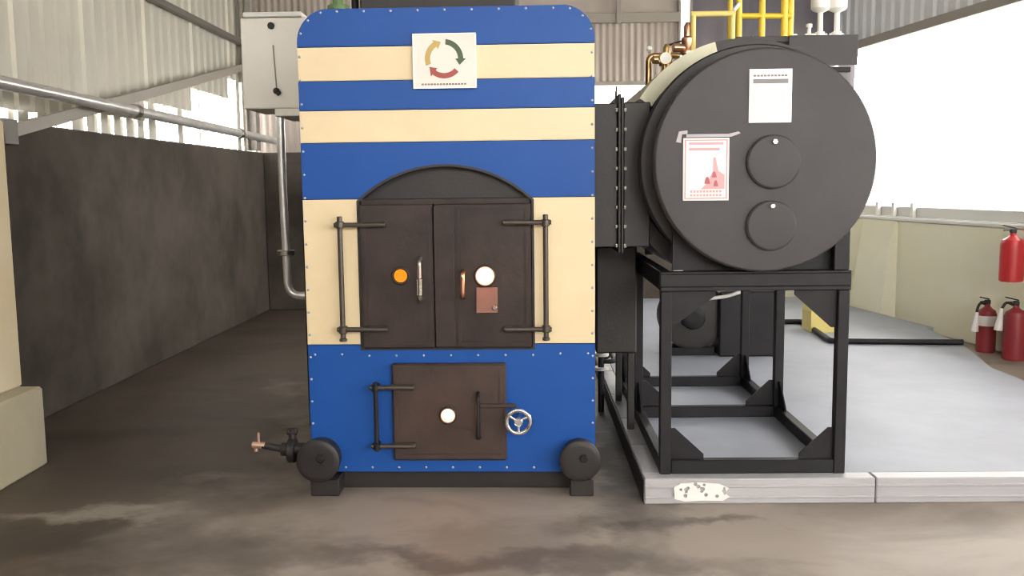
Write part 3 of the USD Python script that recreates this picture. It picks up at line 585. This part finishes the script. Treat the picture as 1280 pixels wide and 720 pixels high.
for x, y, r in ((-.20, .4, .018), (-.155, .85, .016), (-.065, .4, .018), (.065, .4, .02), (.105, .42, .02)): yp(x, y, .031, 1.1, r)
part(t, 'cross_rail', cyl((-.20, .4, .21), (.105, .4, .205), .016, 14), 'yellow', smooth=40)
part(t, 'cross_rail', cyl((-.20, .4, .60), (.105, .4, .60), .016, 14), 'yellow', smooth=40)
part(t, 'stay', cyl((-.28, .19, .20), (-.2, .4, .28), .012, 12), 'bright', 'thin white stay')
part(t, 'stay', cyl((-.17, .6, .032), (-.06, .6, .115), .014, 12), 'bright', 'thin white stay')
t = thing('gauge_column', 'pair of white upright gauge pipes behind the yellow rails, on the deck', 'pipe', (1.87, 6.02, 2.393))
part(t, 'base_plate', bx(-.08, .19, -.04, .04, -.10, -.07, .003), 'frame')
for x in (0.0, .105):
    part(t, 'pipe', lathe((x, 0, -.072), (0, 0, 1), [(.017, 0), (.017, .20), (.03, .205), (.03, .225), (.017, .23), (.017, .345), (.05, .36), (.06, .37), (.06, .6)], 20), 'bright', smooth=35)
    part(t, 'nipple', cyl((x - .045, 0, .135), (x + .045, 0, .135), .011, 10, .002), 'bright', smooth=40)
part(t, 'bracket_arm', bx(-.15, -.081, -.03, .03, -.10, -.0315, .003), 'frame')
t = thing('white_valve', 'white valve body behind the yellow posts, on the deck', 'valve', (1.655, 5.9, 2.3925))
part(t, 'valve_body', cat(bx(-.035, .035, -.035, .035, .035, .125, .01), cyl((0, 0, 0), (0, 0, .04), .03, 16)), 'bright', smooth=30)
part(t, 'valve_body', cat(bx(.075, .145, -.035, .035, .035, .125, .01), cyl((.11, 0, 0), (.11, 0, .04), .03, 16)), 'bright', smooth=30)
part(t, 'bonnet', lathe((.11, 0, .12), (0, 0, 1), [(.012, 0), (.012, .043), (.018, .045), (.018, .065), (.012, .067)], 14), 'bright', smooth=30)
part(t, 'link_pipe', cyl((.03, 0, .08), (.08, 0, .08), .02, 14), 'bright', smooth=30)

# ================================================================== duct between boiler and vessel
t = thing('flue_duct', 'black flue duct with a row of bright flange bolts between boiler and vessel', 'duct', (.492, 4.86, 0))
part(t, 'duct_box', bx(-.14, -.016, .02, .5, 1.27, 2.02, .005), 'black'); part(t, 'duct_box', bx(.016, .155, 0.02, .5, 1.27, 2.025, .005), 'black')
part(t, 'flange', bx(-.015, -.001, -.01, .53, 1.24, 2.065, .003), 'black'); part(t, 'flange', bx(.001, .015, -.01, .53, 1.24, 2.05, .003), 'black')
part(t, 'lifting_lug', ext_xz(Polygon([(-.03, 2.02), (-.0155, 2.02), (-.0155, 2.11), (-.022, 2.11)]), .05, .065), 'black')
for k in range(8):
    z = 1.985 - k * .101
    for p, q in (((-.028, .008, z), (-.0155, .008, z)), ((.0155, .008, z), (.030, .008, z))):
        part(t, 'bolt', cyl(p, q, .0105, 6, .002), 'galv' if k != 5 else 'chrome')
part(t, 'hopper', bx(-.09, .152, .55, 1.35, .60, 1.238, .01), 'black', 'black dust hopper under the duct')
for x, y in ((.10, .57), (.10, 1.3)): part(t, 'support_leg', bx(x, x + .04, y, y + .04, .13, .598, .004), 'black')
t = thing('feed_pipe', 'grey stacked valves on an upright pipe in the gap right of the boiler', 'pipe', (.51, 6.4, 0))
part(t, 'pipe', cyl((0, 0, 0), (0, 0, .72), .022, 14), 'frame', smooth=40)
for z in (.30, .40, .53, .68): part(t, 'flange', cyl((0, 0, z), (0, 0, z + .022), .055, 20, .004), 'hose', smooth=40)
part(t, 'valve_body', lathe((0, 0, .42), (0, 0, 1), [(.03, 0), (.045, .03), (.045, .07), (.03, .10)], 18), 'steel', smooth=40)
part(t, 'branch', tube([(0, 0, .36), (.10, 0, .36), (.10, .3, .36), (.10, .9, .20), (.10, 1.5, .155)], .016, 10, .05), 'frame', smooth=40)

# ================================================================== blower behind the stand
t = thing('blower', 'dark blower with a round scroll casing standing behind the black stand', 'blower', (1.62, 7.75, PZ))
part(t, 'housing', bx(.0, .50, .0, .42, .0, .56, .012), 'frame', 'dark square blower housing')
part(t, 'scroll', lathe((-.21, .06, .33), (0, 1, 0), [(.24, 0), (.275, .01), (.275, .27), (.24, .28)], 48), 'black', 'round black scroll casing', smooth=30)
part(t, 'scroll_eye', lathe((-.21, .058, .33), (0, -1, 0), [(.10, 0), (.10, .02), (.08, .03), (.04, .03)], 32), 'frame', smooth=30)
part(t, 'foot', bx(-.42, -.02, .08, .32, 0, .07, .004), 'frame')
part(t, 'hose', tube([(-.30, -.03, .44), (-.24, -.03, .50), (-.10, -.03, .505), (.05, -.03, .52), (.2, -.03, .57), (.24, .1, .58), (.24, .2, .55)], .016, 12, .06), 'hose', 'pale grey curved hose over the blower', smooth=40)

# ================================================================== floor pipe, yellow box, extinguishers on the right
t = thing('floor_pipe', 'thin dark pipe lying on the pale slab toward the cream wall', 'pipe')
part(t, 'pipe', tube([(2.0, 9.57, .157), (2.86, 9.55, .157), (2.76, 8.34, .157), (3.90, 8.22, .157)], .026, 12, .08), 'frame', smooth=40)
t = thing('yellow_box', 'yellow box with a sloping lid on the pale slab beyond the stand', 'box', (2.78, 9.0, PZ))
part(t, 'box_body', ext_xz(Polygon([(0, 0), (.25, 0), (.25, .2), (.08, .34), (.04, .32), (0, .2)]), 0, .3), 'pale_yellow')
part(t, 'lid_strip', beam((.075, .15, .356), (.26, .15, .204), .32, .02, (0, 0, 1)), 'yellow')

def extinguisher(loc, rz, lab, body, h=.42, r=.085, hung=False):
    t = thing('fire_extinguisher', lab, 'fire extinguisher', loc, rz)
    part(t, 'cylinder', lathe((0, 0, 0), (0, 0, 1), [(r * .92, 0), (r, .012), (r, h - .07), (r * .85, h - .03), (r * .45, h - .005), (.025, h + .01), (.025, h + .03)], 36), body, smooth=35)
    hd = part(t, 'valve_head', bx(-.025, .025, -.02, .02, h + .03, h + .07, .006), 'rubber', 'black valve head')
    part(hd, 'lever', cat(beam((-.02, 0, h + .075), (.09, 0, h + .10), .02, .01), beam((-.02, 0, h + .06), (.085, 0, h + .055), .02, .01)), 'rubber')
    return t
Xr = lambda y: 4.357 - .1516 * (y - 8.963)
e1 = extinguisher((Xr(8.6) - .12, 8.6, 0), 200, 'red fire extinguisher on the floor, pale hose horn at its side, left of the pair', 'dark_red', .42, .085)
part(e1, 'label_band', cyl((0, 0, .25), (0, 0, .345), .0865, 36), 'label', 'pale label band round the top', smooth=30)
part(e1, 'hose', tube([(.02, 0, .45), (.09, 0, .47), (.125, 0, .40), (.12, 0, .32)], .012, 10, .04), 'rubber', smooth=40)
part(e1, 'horn', lathe((.12, 0, .38), (.12, 0, -1), [(.014, 0), (.02, .05), (.036, .18), (.034, .182), (.01, .18)], 20), 'label', 'pale hose horn', smooth=35)
e2 = extinguisher((Xr(8.2) - .125, 8.2, 0), 160, 'red fire extinguisher on the floor below the wall-hung one, at the right edge', 'dark_red', .46, .095)
part(e2, 'horn', lathe((.115, 0, .46), (.10, .02, -1), [(.014, 0), (.02, .05), (.038, .2), (.036, .202), (.01, .2)], 20), 'label', 'white hose horn', smooth=35)
part(e2, 'hose', tube([(.02, 0, .49), (.08, 0, .52), (.115, 0, .45)], .012, 10, .04), 'rubber', smooth=40)
e3 = extinguisher((Xr(8.25) - .15, 8.25, .70), 180, 'bright red fire extinguisher hung on the cream wall at the right edge', 'red', .40, .10)
part(e3, 'wall_bracket', bx(-.146, -.098, -.03, .03, .05, .33, .003), 'frame')
